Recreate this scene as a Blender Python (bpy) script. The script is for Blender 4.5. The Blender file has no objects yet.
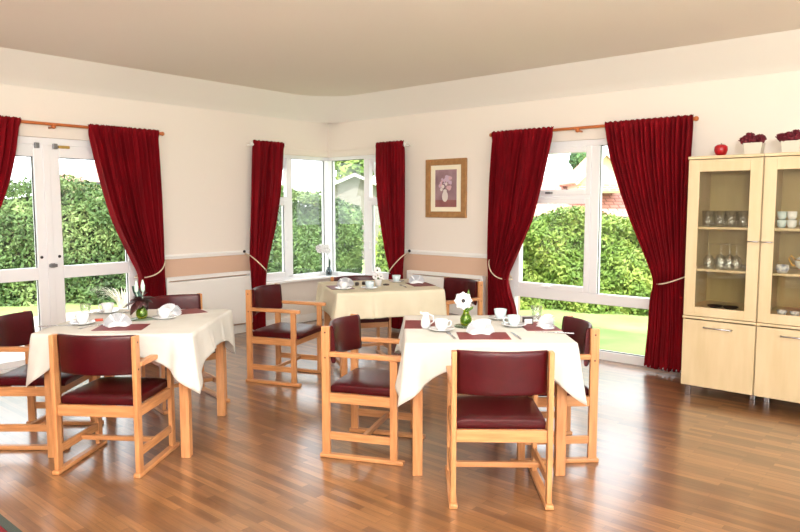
import bpy, bmesh, math, random
from math import sin, cos, pi, radians
from mathutils import Vector, Matrix
random.seed(7)
SC = bpy.context.scene
COL = SC.collection

# ------------------------------------------------------------------ camera, world, sun, exposure
cam = bpy.data.cameras.new('camera'); cam.sensor_width = 36; cam.lens = 675 / 800 * 36
camo = bpy.data.objects.new('camera', cam); COL.objects.link(camo)
camo.location = (0, 0, 1.5); camo.rotation_euler = (radians(90 - 5.14), 0, radians(40.8 - 90))
cam.clip_end = 200
SC.camera = camo
W_ = bpy.data.worlds.new('sky'); SC.world = W_; W_.use_nodes = True
bg = W_.node_tree.nodes['Background']; bg.inputs[0].default_value = (0.94, 0.97, 1.0, 1); bg.inputs[1].default_value = 4.6
sun = bpy.data.lights.new('sun', 'SUN'); sun.energy = 9; sun.angle = radians(3); sun.color = (1, .96, .88)
so = bpy.data.objects.new('sun', sun); COL.objects.link(so)
so.rotation_euler = Vector((0.62, 0.50, -1.05)).to_track_quat('-Z', 'Y').to_euler()
def area(name, loc, direction, sx, sy, power, color=(1, .95, .88)):
    l = bpy.data.lights.new(name, 'AREA'); l.shape = 'RECTANGLE'; l.size = sx; l.size_y = sy; l.energy = power; l.color = color
    o = bpy.data.objects.new(name, l); COL.objects.link(o); o.location = loc
    o.rotation_euler = Vector(direction).to_track_quat('-Z', 'Y').to_euler(); return o
area('rear_fill_light', (1.6, -1.75, 1.5), (0, 1, 0.05), 3.2, 1.6, 75, (1, .985, .97))  # fill lamp added in an unseen opening behind the standpoint
area('side_fill_light', (-2.95, 0.1, 1.5), (1, 0, 0.05), 3.0, 1.6, 62, (1, .985, .97))  # second added fill lamp, in the unseen side wall opening
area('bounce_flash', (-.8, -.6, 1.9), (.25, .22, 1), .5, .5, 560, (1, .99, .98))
for lx, ly in ((2.4, 2.2), (3.4, .6), (.9, 3.3)): area('ceiling_fill_light', (lx, ly, 2.76), (0, 0, -1), 1.1, 1.1, 20, (1, .985, .96))  # overhead fill lamps added out of view
SC.cycles.transparent_max_bounces = 32
SC.view_settings.view_transform = 'Standard'; SC.view_settings.look = 'None'
SC.view_settings.exposure = -0.1; SC.view_settings.gamma = 1.0; SC.view_settings.use_curve_mapping = False

# ------------------------------------------------------------------ materials
def lin(c):
    return tuple(((x / 255) / 12.92 if x / 255 <= .04045 else ((x / 255 + .055) / 1.055) ** 2.4) for x in c) + (1,)
MATS = {}
def mat(name, c, rough=.5, metal=0, c2=None, scale=8, stretch=(1, 1, 1), bump=0, sheen=0, coat=0, bscale=None, detail=4, spec=.5, coords='Object'):
    m = bpy.data.materials.new(name); m.use_nodes = True; nt = m.node_tree; b = nt.nodes['Principled BSDF']
    b.inputs['Base Color'].default_value = lin(c); b.inputs['Roughness'].default_value = rough; b.inputs['Metallic'].default_value = metal
    b.inputs['Specular IOR Level'].default_value = spec
    b.inputs['Sheen Weight'].default_value = sheen; b.inputs['Coat Weight'].default_value = coat
    if c2 or bump:
        tc = nt.nodes.new('ShaderNodeTexCoord'); mp = nt.nodes.new('ShaderNodeMapping'); mp.inputs['Scale'].default_value = stretch
        nt.links.new(tc.outputs[coords], mp.inputs[0])
        nz = nt.nodes.new('ShaderNodeTexNoise'); nz.inputs['Scale'].default_value = scale; nz.inputs['Detail'].default_value = detail
        nt.links.new(mp.outputs[0], nz.inputs[0])
        if c2:
            r = nt.nodes.new('ShaderNodeValToRGB'); r.color_ramp.elements[0].position = .35; r.color_ramp.elements[1].position = .68
            r.color_ramp.elements[0].color = lin(c); r.color_ramp.elements[1].color = lin(c2)
            nt.links.new(nz.outputs[0], r.inputs[0]); nt.links.new(r.outputs[0], b.inputs['Base Color'])
        if bump:
            if bscale:
                nz = nt.nodes.new('ShaderNodeTexNoise'); nz.inputs['Scale'].default_value = bscale; nt.links.new(mp.outputs[0], nz.inputs[0])
            bp = nt.nodes.new('ShaderNodeBump'); bp.inputs['Strength'].default_value = bump; bp.inputs['Distance'].default_value = .01
            nt.links.new(nz.outputs[0], bp.inputs['Height']); nt.links.new(bp.outputs[0], b.inputs['Normal'])
    MATS[name] = m; return m
mat('cream_wall', (233, 224, 214), .85, bump=.05, bscale=60, scale=3)
mat('peach_wall', (212, 178, 154), .85, bump=.05, bscale=60, scale=3)
mat('ceiling_paint', (240, 233, 221), .9, bump=.05, bscale=60, scale=3)
mat('cove_paint', (236, 231, 223), .9, bump=.05, bscale=60, scale=3)
mat('white_trim', (240, 238, 234), .4)
mat('upvc', (238, 238, 240), .3)
mat('gasket', (60, 62, 66), .6)
mat('beech', (184, 124, 76), .42, c2=(206, 148, 96), scale=5, stretch=(14, 14, 1.2), coat=.15)
mat('beech_x', (184, 124, 76), .42, c2=(206, 148, 96), scale=5, stretch=(1.2, 14, 14), coat=.15)
mat('beech_y', (184, 124, 76), .42, c2=(206, 148, 96), scale=5, stretch=(14, 1.2, 14), coat=.15)
mat('plug', (96, 58, 36), .5)
mat('burgundy_vinyl', (68, 2, 11), .33, c2=(60, 2, 9), spec=.36, scale=30, bump=.06, bscale=250)
mat('velvet', (124, 3, 17), .8, c2=(98, 2, 12), scale=5, stretch=(3, 3, .6), sheen=.0, spec=.15)
mat('rope', (226, 208, 180), .8)
mat('pole_wood', (196, 112, 58), .35, c2=(180, 98, 48), scale=6)
mat('linen', (208, 205, 197), .85, c2=(200, 196, 187), scale=5, bump=.5, bscale=9)
mat('linen_gold', (214, 206, 182), .85, c2=(208, 199, 173), scale=5, bump=.12, bscale=300)
mat('placemat', (120, 44, 44), .55, c2=(110, 36, 38), scale=60)
mat('china', (224, 225, 226), .12, coat=.3)
mat('china_blue', (196, 212, 216), .15, coat=.3)
mat('napkin', (226, 227, 230), .8, bump=.1, bscale=200)
mat('steel', (190, 190, 195), .22, 1)
mat('grey_metal', (128, 128, 130), .4, .7)
mat('dark_metal', (48, 44, 42), .4, .8)
mat('brass', (190, 160, 90), .35, .9)
mat('cabinet_wood', (208, 187, 150), .5, c2=(198, 176, 136), scale=4, stretch=(3, 3, .5))
mat('cabinet_back', (188, 168, 120), .6, c2=(178, 158, 110), scale=4, stretch=(3, 3, .5))
mat('petal_white', (226, 225, 224), .6)
mat('black_center', (24, 20, 26), .6)
mat('stem_green', (88, 120, 44), .6)
mat('dark_red_flower', (110, 12, 34), .7, c2=(86, 8, 26), scale=40)
mat('dark_leaf', (62, 20, 22), .5, c2=(28, 38, 30), scale=9)
mat('teal_leaf', (30, 62, 54), .5)
mat('pale_bud', (196, 224, 206), .5)
mat('apple_red', (165, 16, 26), .3, c2=(140, 10, 18), scale=12)
mat('pot_cream', (196, 188, 172), .5)
mat('dark_stuff', (46, 32, 28), .5)
mat('orange_pack', (196, 82, 60), .5)
mat('rug_red', (126, 14, 30), .95, c2=(104, 8, 22), scale=120, bump=.4, bscale=300)
mat('rug_edge', (62, 72, 66), .9, bump=.4, bscale=300)
mat('gold', (200, 150, 60), .3, .8)
mat('blue_pattern', (238, 238, 236), .2, c2=(110, 120, 150), scale=45)
mat('frame_oak', (166, 122, 74), .45, c2=(150, 106, 60), scale=6, stretch=(4, 4, 4))
mat('mount_card', (240, 232, 208), .7)
mat('paint_mauve', (158, 128, 134), .6, c2=(128, 96, 104), scale=6)
mat('paint_table', (150, 96, 92), .6, c2=(132, 80, 80), scale=9)
mat('paint_lilac', (196, 170, 190), .6)
mat('paint_pink', (206, 166, 172), .6)
mat('paint_cream', (216, 206, 200), .6)
mat('paint_dark', (92, 66, 76), .6)
mat('lawn_green', (134, 160, 92), .9, c2=(158, 180, 108), scale=2.2, bump=.6, bscale=40, detail=8)
mat('paving', (208, 204, 194), .8, c2=(196, 190, 180), scale=3)
mat('house_wall', (226, 214, 196), .8)
mat('roof_grey', (118, 112, 110), .8, c2=(100, 96, 94), scale=10)
mat('shed_wall', (122, 116, 110), .9)
mat('bark', (92, 70, 50), .9, c2=(70, 52, 38), scale=12, bump=.5)
mat('fill_panel_body', (236, 236, 234), .4)
def glass(name, tint=(1, 1, 1), rough=0.0, fres=1.45, cap=1.0):
    m = bpy.data.materials.new(name); m.use_nodes = True; nt = m.node_tree; nt.nodes.clear()
    o = nt.nodes.new('ShaderNodeOutputMaterial'); mx = nt.nodes.new('ShaderNodeMixShader'); t = nt.nodes.new('ShaderNodeBsdfTransparent')
    g = nt.nodes.new('ShaderNodeBsdfGlossy'); g.inputs['Roughness'].default_value = rough; t.inputs[0].default_value = tuple(tint) + (1,)
    lw = nt.nodes.new('ShaderNodeLayerWeight'); lw.inputs[0].default_value = .5
    pw = nt.nodes.new('ShaderNodeMath'); pw.operation = 'POWER'; pw.inputs[1].default_value = 4.0
    mu = nt.nodes.new('ShaderNodeMath'); mu.operation = 'MULTIPLY_ADD'; mu.inputs[1].default_value = .8 * cap; mu.inputs[2].default_value = .05 * (fres - 1) / .45 * cap
    nt.links.new(lw.outputs['Facing'], pw.inputs[0]); nt.links.new(pw.outputs[0], mu.inputs[0]); nt.links.new(mu.outputs[0], mx.inputs[0]); nt.links.new(t.outputs[0], mx.inputs[1]); nt.links.new(g.outputs[0], mx.inputs[2]); nt.links.new(mx.outputs[0], o.inputs[0])
    MATS[name] = m
glass('window_glass', (.97, .98, .98), cap=.7); glass('cabinet_glass', (.93, .93, .89)); glass('tumbler_glass', (.97, .98, .98), .04, 2.2)
glass('green_glass', (.80, .90, .25), .05, 1.5); glass('pale_green_glass', (.72, .84, .76), .05, 1.5); glass('grey_glass', (.62, .68, .70), .05, 1.5)
def leafmat(name, dark, mid, light, sc=1.3):
    m = mat(name, mid, .55, spec=.3); nt = m.node_tree; b = nt.nodes['Principled BSDF']
    tc = nt.nodes.new('ShaderNodeTexCoord'); n1 = nt.nodes.new('ShaderNodeTexNoise'); n1.inputs['Scale'].default_value = sc; n1.inputs['Detail'].default_value = 6; n1.inputs['Roughness'].default_value = .75
    r = nt.nodes.new('ShaderNodeValToRGB'); e = r.color_ramp.elements; e[0].position = .33; e[0].color = lin(dark); e[1].position = .68; e[1].color = lin(light)
    k = e.new(.5); k.color = lin(mid)
    nt.links.new(tc.outputs['Object'], n1.inputs[0]); nt.links.new(n1.outputs[0], r.inputs[0]); nt.links.new(r.outputs[0], b.inputs['Base Color'])
leafmat('hedge_leaf', (44, 66, 38), (84, 112, 62), (146, 166, 102))
leafmat('hedge_leaf_bright', (58, 88, 34), (106, 134, 58), (168, 180, 88))
leafmat('tree_leaf', (48, 84, 56), (72, 112, 66), (120, 150, 84))
mat('hedge_core', (30, 46, 26), .9)
def tiles(name, c1, c2, cm, sx, w, h, mort, rough=.6, rot=(0, 0, 0), bump=0.2, noise=None, coat=0):
    m = bpy.data.materials.new(name); m.use_nodes = True; nt = m.node_tree; b = nt.nodes['Principled BSDF']
    tc = nt.nodes.new('ShaderNodeTexCoord'); mp = nt.nodes.new('ShaderNodeMapping'); mp.inputs['Rotation'].default_value = rot
    nt.links.new(tc.outputs['Object'], mp.inputs[0])
    br = nt.nodes.new('ShaderNodeTexBrick'); br.inputs['Scale'].default_value = sx; br.inputs['Brick Width'].default_value = w; br.inputs['Row Height'].default_value = h
    br.inputs['Mortar Size'].default_value = mort; br.inputs['Color1'].default_value = lin(c1); br.inputs['Color2'].default_value = lin(c2); br.inputs['Mortar'].default_value = lin(cm)
    br.offset = .37; br.inputs['Bias'].default_value = 0
    nt.links.new(mp.outputs[0], br.inputs[0]); out = br.outputs['Color']
    if noise:
        mp2 = nt.nodes.new('ShaderNodeMapping'); mp2.inputs['Scale'].default_value = noise[1]; nt.links.new(mp.outputs[0], mp2.inputs[0])
        nz = nt.nodes.new('ShaderNodeTexNoise'); nz.inputs['Scale'].default_value = noise[0]; nz.inputs['Detail'].default_value = 8; nz.inputs['Roughness'].default_value = .65
        nt.links.new(mp2.outputs[0], nz.inputs[0])
        rm = nt.nodes.new('ShaderNodeMapRange'); rm.inputs[1].default_value = .3; rm.inputs[2].default_value = .7; rm.inputs[3].default_value = noise[2]; rm.inputs[4].default_value = noise[3]
        nt.links.new(nz.outputs[0], rm.inputs[0])
        mx = nt.nodes.new('ShaderNodeVectorMath'); mx.operation = 'SCALE'; nt.links.new(out, mx.inputs[0]); nt.links.new(rm.outputs[0], mx.inputs['Scale']); out = mx.outputs[0]
    nt.links.new(out, b.inputs['Base Color']); b.inputs['Roughness'].default_value = rough; b.inputs['Coat Weight'].default_value = coat
    MATS[name] = m; return m
fl = tiles('oak_strip_floor', (106, 70, 42), (150, 106, 66), (92, 62, 38), 1, .42, .046, .0009, .32, rot=(0, 0, radians(90)), noise=(3.0, (1.3, 18, 1), .72, 1.25), coat=1)
fl.node_tree.nodes['Principled BSDF'].inputs['Specular IOR Level'].default_value = .6; fl.node_tree.nodes['Principled BSDF'].inputs['Coat Roughness'].default_value = .22; fl.node_tree.nodes['Principled BSDF'].inputs['Coat IOR'].default_value = 1.75
tiles('brick_wall', (196, 140, 104), (214, 164, 124), (210, 200, 186), 1, .22, .075, .01, .85, rot=(radians(90), 0, 0))
tiles('roof_tiles', (206, 150, 136), (216, 164, 150), (150, 104, 96), 1, .3, .22, .02, .8)
def M(n): return MATS[n]

# ------------------------------------------------------------------ mesh helpers
def bm_box(bm, x0, x1, y0, y1, z0, z1, mi=0):
    v = [bm.verts.new(p) for p in ((x0, y0, z0), (x1, y0, z0), (x1, y1, z0), (x0, y1, z0), (x0, y0, z1), (x1, y0, z1), (x1, y1, z1), (x0, y1, z1))]
    for q in ((0, 3, 2, 1), (4, 5, 6, 7), (0, 1, 5, 4), (1, 2, 6, 5), (2, 3, 7, 6), (3, 0, 4, 7)):
        bm.faces.new([v[i] for i in q]).material_index = mi
def bm_lathe(bm, prof, n=24, c=(0, 0, 0), mi=0, smooth=True):
    rings = []
    for r, z in prof:
        if r < 1e-5: rings.append([bm.verts.new((c[0], c[1], c[2] + z))])
        else: rings.append([bm.verts.new((c[0] + r * cos(2 * pi * i / n), c[1] + r * sin(2 * pi * i / n), c[2] + z)) for i in range(n)])
    for a, b in zip(rings, rings[1:]):
        for i in range(n):
            j = (i + 1) % n
            if len(a) == 1 and len(b) == 1: continue
            if len(a) == 1: f = bm.faces.new((a[0], b[j], b[i]))
            elif len(b) == 1: f = bm.faces.new((a[i], a[j], b[0]))
            else: f = bm.faces.new((a[i], a[j], b[j], b[i]))
            f.smooth = smooth; f.material_index = mi
def bm_tube(bm, pts, r, n=10, mi=0, closed=False, r1=None):
    pts = [Vector(p) for p in pts]; N = len(pts); rings = []; up = None
    for k, p in enumerate(pts):
        if closed: t = pts[(k + 1) % N] - pts[k - 1]
        else: t = pts[min(k + 1, N - 1)] - pts[max(k - 1, 0)]
        t.normalize()
        if up is None: up = t.orthogonal().normalized()
        up = (up - t * up.dot(t)).normalized(); s = t.cross(up)
        rr = r if r1 is None else r + (r1 - r) * k / (N - 1)
        rings.append([bm.verts.new(p + (up * cos(2 * pi * i / n) + s * sin(2 * pi * i / n)) * rr) for i in range(n)])
    prs = list(zip(rings, rings[1:])) + ([(rings[-1], rings[0])] if closed else [])
    for a, b in prs:
        for i in range(n):
            f = bm.faces.new((a[i], a[(i + 1) % n], b[(i + 1) % n], b[i])); f.smooth = True; f.material_index = mi
    if not closed:
        bm.faces.new(rings[0][::-1]).material_index = mi; bm.faces.new(rings[-1]).material_index = mi
def bm_grid(bm, fn, nu, nv, mi=0, smooth=True, close_u=False):
    g = [[bm.verts.new(fn(i / nu, j / nv)) for j in range(nv + 1)] for i in range(nu if close_u else nu + 1)]
    L = len(g)
    for i in range(nu):
        for j in range(nv):
            f = bm.faces.new((g[i][j], g[(i + 1) % L][j], g[(i + 1) % L][j + 1], g[i][j + 1])); f.smooth = smooth; f.material_index = mi
    return g
def bm_sphere(bm, c, r, mi=0, sz=1, n=12):
    bm_lathe(bm, [(0 if k in (0, n // 2) else r * sin(2 * pi * k / n), -r * sz * cos(2 * pi * k / n)) for k in range(n // 2 + 1)], n, c, mi)
def obj(name, bm, mats, parent=None, loc=(0, 0, 0), rotz=0, bevel=0, solid=0, sub=0, fixn=True):
    if fixn: bmesh.ops.recalc_face_normals(bm, faces=bm.faces)
    me = bpy.data.meshes.new(name); bm.to_mesh(me); bm.free()
    for m in (mats if isinstance(mats, (list, tuple)) else [mats]): me.materials.append(M(m))
    o = bpy.data.objects.new(name, me); COL.objects.link(o); o.location = loc; o.rotation_euler = (0, 0, rotz)
    if solid:
        s = o.modifiers.new('s', 'SOLIDIFY'); s.thickness = solid; s.offset = 0
    if bevel:
        b = o.modifiers.new('b', 'BEVEL'); b.width = bevel; b.segments = 2; b.limit_method = 'ANGLE'; b.angle_limit = radians(40)
    if sub:
        s = o.modifiers.new('u', 'SUBSURF'); s.levels = sub; s.render_levels = sub
    if parent: o.parent = parent
    return o
def boxes(name, bl, mats, parent=None, **k):
    bm = bmesh.new()
    for b in bl: bm_box(bm, *b)
    return obj(name, bm, mats, parent, **k)
def tag(o, label=None, cat=None, group=None, kind=None):
    if label: o['label'] = label
    if cat: o['category'] = cat
    if group: o['group'] = group
    if kind: o['kind'] = kind
    return o
def thing(name, label, cat, loc=(0, 0, 0), rotz=0, group=None):
    o = bpy.data.objects.new(name, None); COL.objects.link(o); o.location = loc; o.rotation_euler = (0, 0, rotz)
    o.empty_display_size = .1
    return tag(o, label, cat, group)
def dup(root, loc, rotz, label, group=None):
    def cp(o, par):
        c = o.copy(); COL.objects.link(c)
        if par: c.parent = par
        for ch in o.children: cp(ch, c)
        return c
    r = cp(root, None); r.location = loc; r.rotation_euler = (0, 0, rotz); r['label'] = label
    if group: r['group'] = group
    return r
# room plan: X runs along the door wall, Y along the right window wall; (a, b) below are metres right of and ahead of the standpoint
YAW = radians(40.8)
def P(a, b, z=0.0): return Vector((a * sin(YAW) + b * cos(YAW), -a * cos(YAW) + b * sin(YAW), z))
def HD(deg): return radians(deg) + YAW - pi / 2 - pi / 2   # local +Y turned to the heading measured from "right"

XR, YL = 6.154, 6.561          # inner faces of the right and the left wall
XB, YB = -3.0, -1.8
# ------------------------------------------------------------------ shell
boxes('floor', [(XB - .1, XR + .25, YB - .1, YL + .25, -.1, 0)], 'oak_strip_floor')['kind'] = 'structure'
def wall(name, side, pieces):
    bm = bmesh.new()
    for a0, a1, z0, z1, mi in pieces:
        if side == 'R': bm_box(bm, XR, XR + .25, a0, a1, z0, z1, mi)
        elif side == 'L': bm_box(bm, a0, a1, YL, YL + .25, z0, z1, mi)
        elif side == 'B': bm_box(bm, a0, a1, YB - .2, YB, z0, z1, mi)
        else: bm_box(bm, XB - .2, XB, a0, a1, z0, z1, mi)
    o = obj(name, bm, ['cream_wall', 'peach_wall']); o['kind'] = 'structure'; return o
WT = 2.75
wall('wall_right', 'R', [(YB - .2, 1.98, 0, WT, 0), (1.98, 3.79, 2.13, WT, 0), (3.79, 5.30, .955, WT, 0), (3.79, 5.30, 0, .955, 1), (5.30, YL + .25, 2.14, WT, 0), (5.30, YL + .25, 0, .56, 0)])
wall('wall_left', 'L', [(XB, 1.72, 0, WT, 0), (1.72, 3.52, 2.12, WT, 0), (3.52, 4.93, .955, WT, 0), (3.52, 4.93, 0, .955, 1), (4.93, XR, 2.14, WT, 0), (4.93, XR, 0, .56, 0)])
wall('wall_back', 'B', [(XB, 0, 0, WT, 0), (3.2, XR + .25, 0, WT, 0), (0, 3.2, 0, .7, 0), (0, 3.2, 2.3, WT, 0)])  # unseen wall; its opening is added for the rear fill lamp
wall('wall_side', 'S', [(YB - .2, -1.4, 0, WT, 0), (1.6, YL + .25, 0, WT, 0), (-1.4, 1.6, 0, .7, 0), (-1.4, 1.6, 2.3, WT, 0)])  # unseen wall; opening added to let the side fill in
# ceiling: flat centre with a sloping margin that rounds the corner of the room
ZC, ZW = 2.80, 2.555
def loop(inset, rad, z, n=14):
    x0, x1, y0, y1 = XB + inset, XR - inset, YB + inset, YL - inset; out = []
    for cx, cy, a0, rr in ((x1, y0, -pi / 2, .01), (x1, y1, 0, rad), (x0, y1, pi / 2, .01), (x0, y0, pi, .01)):
        sx = -1 if cx == x1 else 1; sy = -1 if cy == y1 else 1
        for k in range(n + 1):
            a = a0 + pi / 2 * k / n; out.append(Vector((cx + sx * rr + rr * cos(a), cy + sy * rr + rr * sin(a), z)))
    return out
bm = bmesh.new()
inner = [bm.verts.new(p) for p in loop(.335, .55, ZC)]
bm.faces.new(inner[::-1])
outer_top = [bm.verts.new(p + Vector((0, 0, .2))) for p in loop(.335, .55, ZC)]
bm.faces.new(outer_top)
for i in range(len(inner)):
    j = (i + 1) % len(inner); bm.faces.new((inner[i], inner[j], outer_top[j], outer_top[i]))
obj('ceiling', bm, 'ceiling_paint')['kind'] = 'structure'
bm = bmesh.new(); rings = []
for ins, rad, z in ((.335, .55, ZC), (.20, .50, ZC - .095), (.09, .44, ZC - .175), (.03, .40, ZW + .03), (0.004, .36, ZW), (0.0, .02, ZW - .005)):
    rings.append([bm.verts.new(p) for p in loop(ins, rad, z)])
for a, b in zip(rings[:-1], rings[1:-1]):
    for i in range(len(a)):
        j = (i + 1) % len(a); f = bm.faces.new((a[i], b[i], b[j], a[j])); f.smooth = True
o = obj('trim_1', bm, 'cove_paint'); o['kind'] = 'structure'
boxes('roof', [(XB - .5, XR + .45, YB - .5, YL + .45, 3.02, 3.25)], 'roof_grey')['kind'] = 'structure'

# wall coordinates: a along the wall, d out of the room (negative = into the room)
def wb(side, a0, a1, z0, z1, d0, d1, mi=0):
    return (XR + d0, XR + d1, a0, a1, z0, z1, mi) if side == 'R' else (a0, a1, YL + d0, YL + d1, z0, z1, mi)
def wp(side, a, z, d): return Vector((XR + d, a, z)) if side == 'R' else Vector((a, YL + d, z))
def wparts(name, side, lst, m, parent=None, **k):
    return boxes(name, [wb(side, *q) for q in lst], m, parent, **k)
def ring4(a0, a1, z0, z1, w, d0, d1, wb_=None):
    w2 = w if wb_ is None else wb_
    return [(a0, a0 + w, z0, z1, d0, d1), (a1 - w, a1, z0, z1, d0, d1), (a0 + w, a1 - w, z1 - w, z1, d0, d1), (a0 + w, a1 - w, z0, z0 + w2, d0, d1)]
# --- right window
win = wparts('window_1', 'R', [(1.98, 2.04, 0, 2.13, .03, .11), (3.73, 3.79, 0, 2.13, .03, .11), (2.04, 3.73, 2.07, 2.13, .03, .11), (2.04, 3.73, 0, .085, .03, .11),
    (2.04, 3.73, .54, .64, .03, .11), (2.815, 2.895, .64, 2.07, .03, .11), (2.895, 3.73, 1.565, 1.605, .03, .11)], 'upvc', bevel=.005); win['kind'] = 'structure'
wparts('window_pane', 'R', [(2.04, 3.73, .085, .54, .065, .071)], 'window_glass', win)
wparts('window_pane', 'R', [(2.04, 2.815, .64, 2.07, .065, .071)], 'window_glass', win)
s = wparts('casement', 'R', ring4(2.895, 3.73, .64, 1.57, .055, .02, .10), 'upvc', win, bevel=.005); wparts('pane', 'R', [(2.95, 3.675, .695, 1.515, .06, .066)], 'window_glass', s)
wparts('casement_handle', 'R', [(3.28, 3.40, .665, .682, -.02, 0.0), (3.32, 3.36, .655, .69, -.002, .02)], 'upvc', s, bevel=.004)
s = wparts('vent_sash', 'R', ring4(2.895, 3.73, 1.60, 2.07, .055, .02, .10), 'upvc', win, bevel=.005); wparts('pane', 'R', [(2.95, 3.675, 1.655, 2.015, .06, .066)], 'window_glass', s)
wparts('vent_handle', 'R', [(3.30, 3.36, 1.615, 1.635, -.03, .02)], 'grey_metal', s, bevel=.003)
wparts('seal', 'R', [(2.95, 3.675, 1.515, 1.521, .05, .056), (2.95, 3.675, 1.649, 1.655, .05, .056), (2.04, 2.815, 2.064, 2.07, .05, .056), (2.81, 2.815, .64, 2.07, .05, .056), (2.04, 3.73, .085, .092, .05, .056)], 'gasket', win)
# --- corner window (two sides, one corner post)
cw = boxes('window_2', [wb('L', 5.475, 5.556, .6, 2.08, .02, .09), wb('L', 4.93, XR + .09, 2.08, 2.14, .02, .09), wb('L', 4.93, XR + .09, .56, .62, .02, .09), wb('L', 4.93, 4.98, .62, 2.08, .02, .09),
    wb('R', 5.84, 5.93, .6, 2.08, .02, .09), wb('R', 5.30, YL + .019, 2.08, 2.14, .02, .09), wb('R', 5.30, YL + .019, .56, .62, .02, .09), wb('R', 5.30, 5.35, .62, 2.08, .02, .09),
    (XR - .04, XR + .09, YL - .035, YL + .09, .62, 2.08)], 'upvc', bevel=.004); cw['kind'] = 'structure'
for side, a0, a1, b0, b1, j in (('L', 5.556, XR - .04, 4.98, 5.475, 0), ('R', 5.93, YL - .035, 5.35, 5.84, 1)):
    wparts('window_pane', side, [(a0, a1, .62, 2.08, .05, .056)], 'window_glass', cw)
    s = wparts('casement', side, ring4(b0, b1, .62, 1.55, .05, .01, .08), 'upvc', cw, bevel=.004); wparts('pane', side, [(b0 + .05, b1 - .05, .67, 1.50, .045, .051)], 'window_glass', s)
    wparts('transom', side, [(b0, b1, 1.55, 1.60, .02, .09)], 'upvc', cw)
    wparts('seal', side, [(a0, a0 + .006, .62, 2.08, .036, .046), (a1 - .006, a1, .62, 2.08, .036, .046), (a0, a1, 2.074, 2.08, .036, .046), (b1 - .056, b1 - .05, .67, 1.5, .03, .036)], 'gasket', cw)
    # top-hung vent, open a little outwards
    bm = bmesh.new()
    for q in ring4(b0, b1, -.48, 0, .045, 0, .05): bm_box(bm, *((q[4], q[5], q[0], q[1], q[2], q[3]) if side == 'R' else (q[0], q[1], q[4], q[5], q[2], q[3])))
    v = obj('vent_sash', bm, 'upvc', cw, bevel=.004); v.location = wp(side, 0, 2.08, .04)
    v.location = (v.location.x if side == 'R' else 0, 0 if side == 'R' else v.location.y, 2.08)
    v.rotation_euler = (0, -radians(20), 0) if side == 'R' else (radians(20), 0, 0)
    bm = bmesh.new(); q = (b0 + .045, b1 - .045, -.435, -.045, .02, .026); bm_box(bm, *((q[4], q[5], q[0], q[1], q[2], q[3]) if side == 'R' else (q[0], q[1], q[4], q[5], q[2], q[3])))
    obj('pane', bm, 'window_glass', v)
    wparts('casement_handle', side, [((b1 - .04), (b1 - .01), .95, 1.05, -.02, .01)], 'upvc', s, bevel=.004)
o = boxes('trim_2', [(4.95, XR + .03, YL - .10, YL + .02, .545, .575), (XR - .10, XR + .03, 5.31, YL - .1, .545, .575)], 'white_trim', bevel=.006); o['kind'] = 'structure'; tag(o, 'white window sill wrapping round the corner window')
o = boxes('trim_3', [(5.0, XR, YL - .03, YL, 2.12, 2.2), (XR - .03, XR, 5.35, YL - .03, 2.12, 2.2)], 'cream_wall', bevel=.01); o['kind'] = 'structure'
# --- garden doors in the left wall
fr = wparts('trim_4', 'L', [(1.72, 1.77, 0, 2.12, .03, .12), (3.475, 3.52, 0, 2.12, .03, .12), (1.77, 3.475, 2.055, 2.12, .03, .12), (1.77, 3.475, 0, .03, .0, .14)], 'upvc', bevel=.004); fr['kind'] = 'structure'
def leaf(name, a0, a1, sl, sr, hx):
    d = wparts(name, 'L', [(a0, a0 + sl, .03, 2.055, .03, .10), (a1 - sr, a1, .03, 2.055, .03, .10), (a0 + sl, a1 - sr, 1.945, 2.055, .03, .10), (a0 + sl, a1 - sr, .81, .925, .03, .10), (a0 + sl, a1 - sr, .03, .09, .03, .10)], 'upvc', bevel=.006)
    d['kind'] = 'structure'
    wparts('door_pane', 'L', [(a0 + sl, a1 - sr, .09, .81, .062, .068)], 'window_glass', d); wparts('door_pane', 'L', [(a0 + sl, a1 - sr, .925, 1.945, .062, .068)], 'window_glass', d)
    wparts('door_bolt', 'L', [(hx - .02, hx + .02, 2.02, 2.07, .0, .03)], 'grey_metal', d, bevel=.004)
    bm = bmesh.new(); bm_sphere(bm, wp('L', hx, 1.02, .02), .014); obj('door_knob', bm, 'dark_metal', d)
    wparts('seal', 'L', [(a1 - sr - .008, a1 - sr, .925, 1.945, .052, .060), (a0 + sl, a0 + sl + .004, .925, 1.945, .052, .060), (a0 + sl, a1 - sr, 1.938, 1.945, .052, .06), (a1 - sr - .006, a1 - sr, .09, .81, .052, .060)], 'gasket', d)
    return d
leaf('door_1', 1.77, 2.625, .09, .105, 2.55); d2 = leaf('door_2', 2.635, 3.475, .115, .085, 2.71)
wparts('meeting_bead', 'L', [(2.60, 2.66, .03, 2.055, .015, .03)], 'upvc', d2, bevel=.004)
wparts('door_handle', 'L', [(2.60, 2.67, .925, .955, -.03, -.005), (2.62, 2.66, .92, .96, -.006, .016)], 'grey_metal', d2, bevel=.004)
wparts('brass_stay', 'L', [(2.74, 2.84, 2.03, 2.055, .0, .03)], 'brass', d2, bevel=.003)
# --- flush ceiling panels added out of view to house the fill lamps
for lx, ly, w_ in ((2.4, 2.2, 'over the middle of the room'), (3.4, .6, 'towards the cabinets'), (.9, 3.3, 'towards the garden doors')):
    tag(boxes('ceiling_fill_panel', [(lx - .6, lx + .6, ly - .6, ly + .6, 2.775, 2.80)], 'fill_panel_body', bevel=.004), 'added unseen square fill light panel on the ceiling ' + w_, 'fill light')
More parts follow.
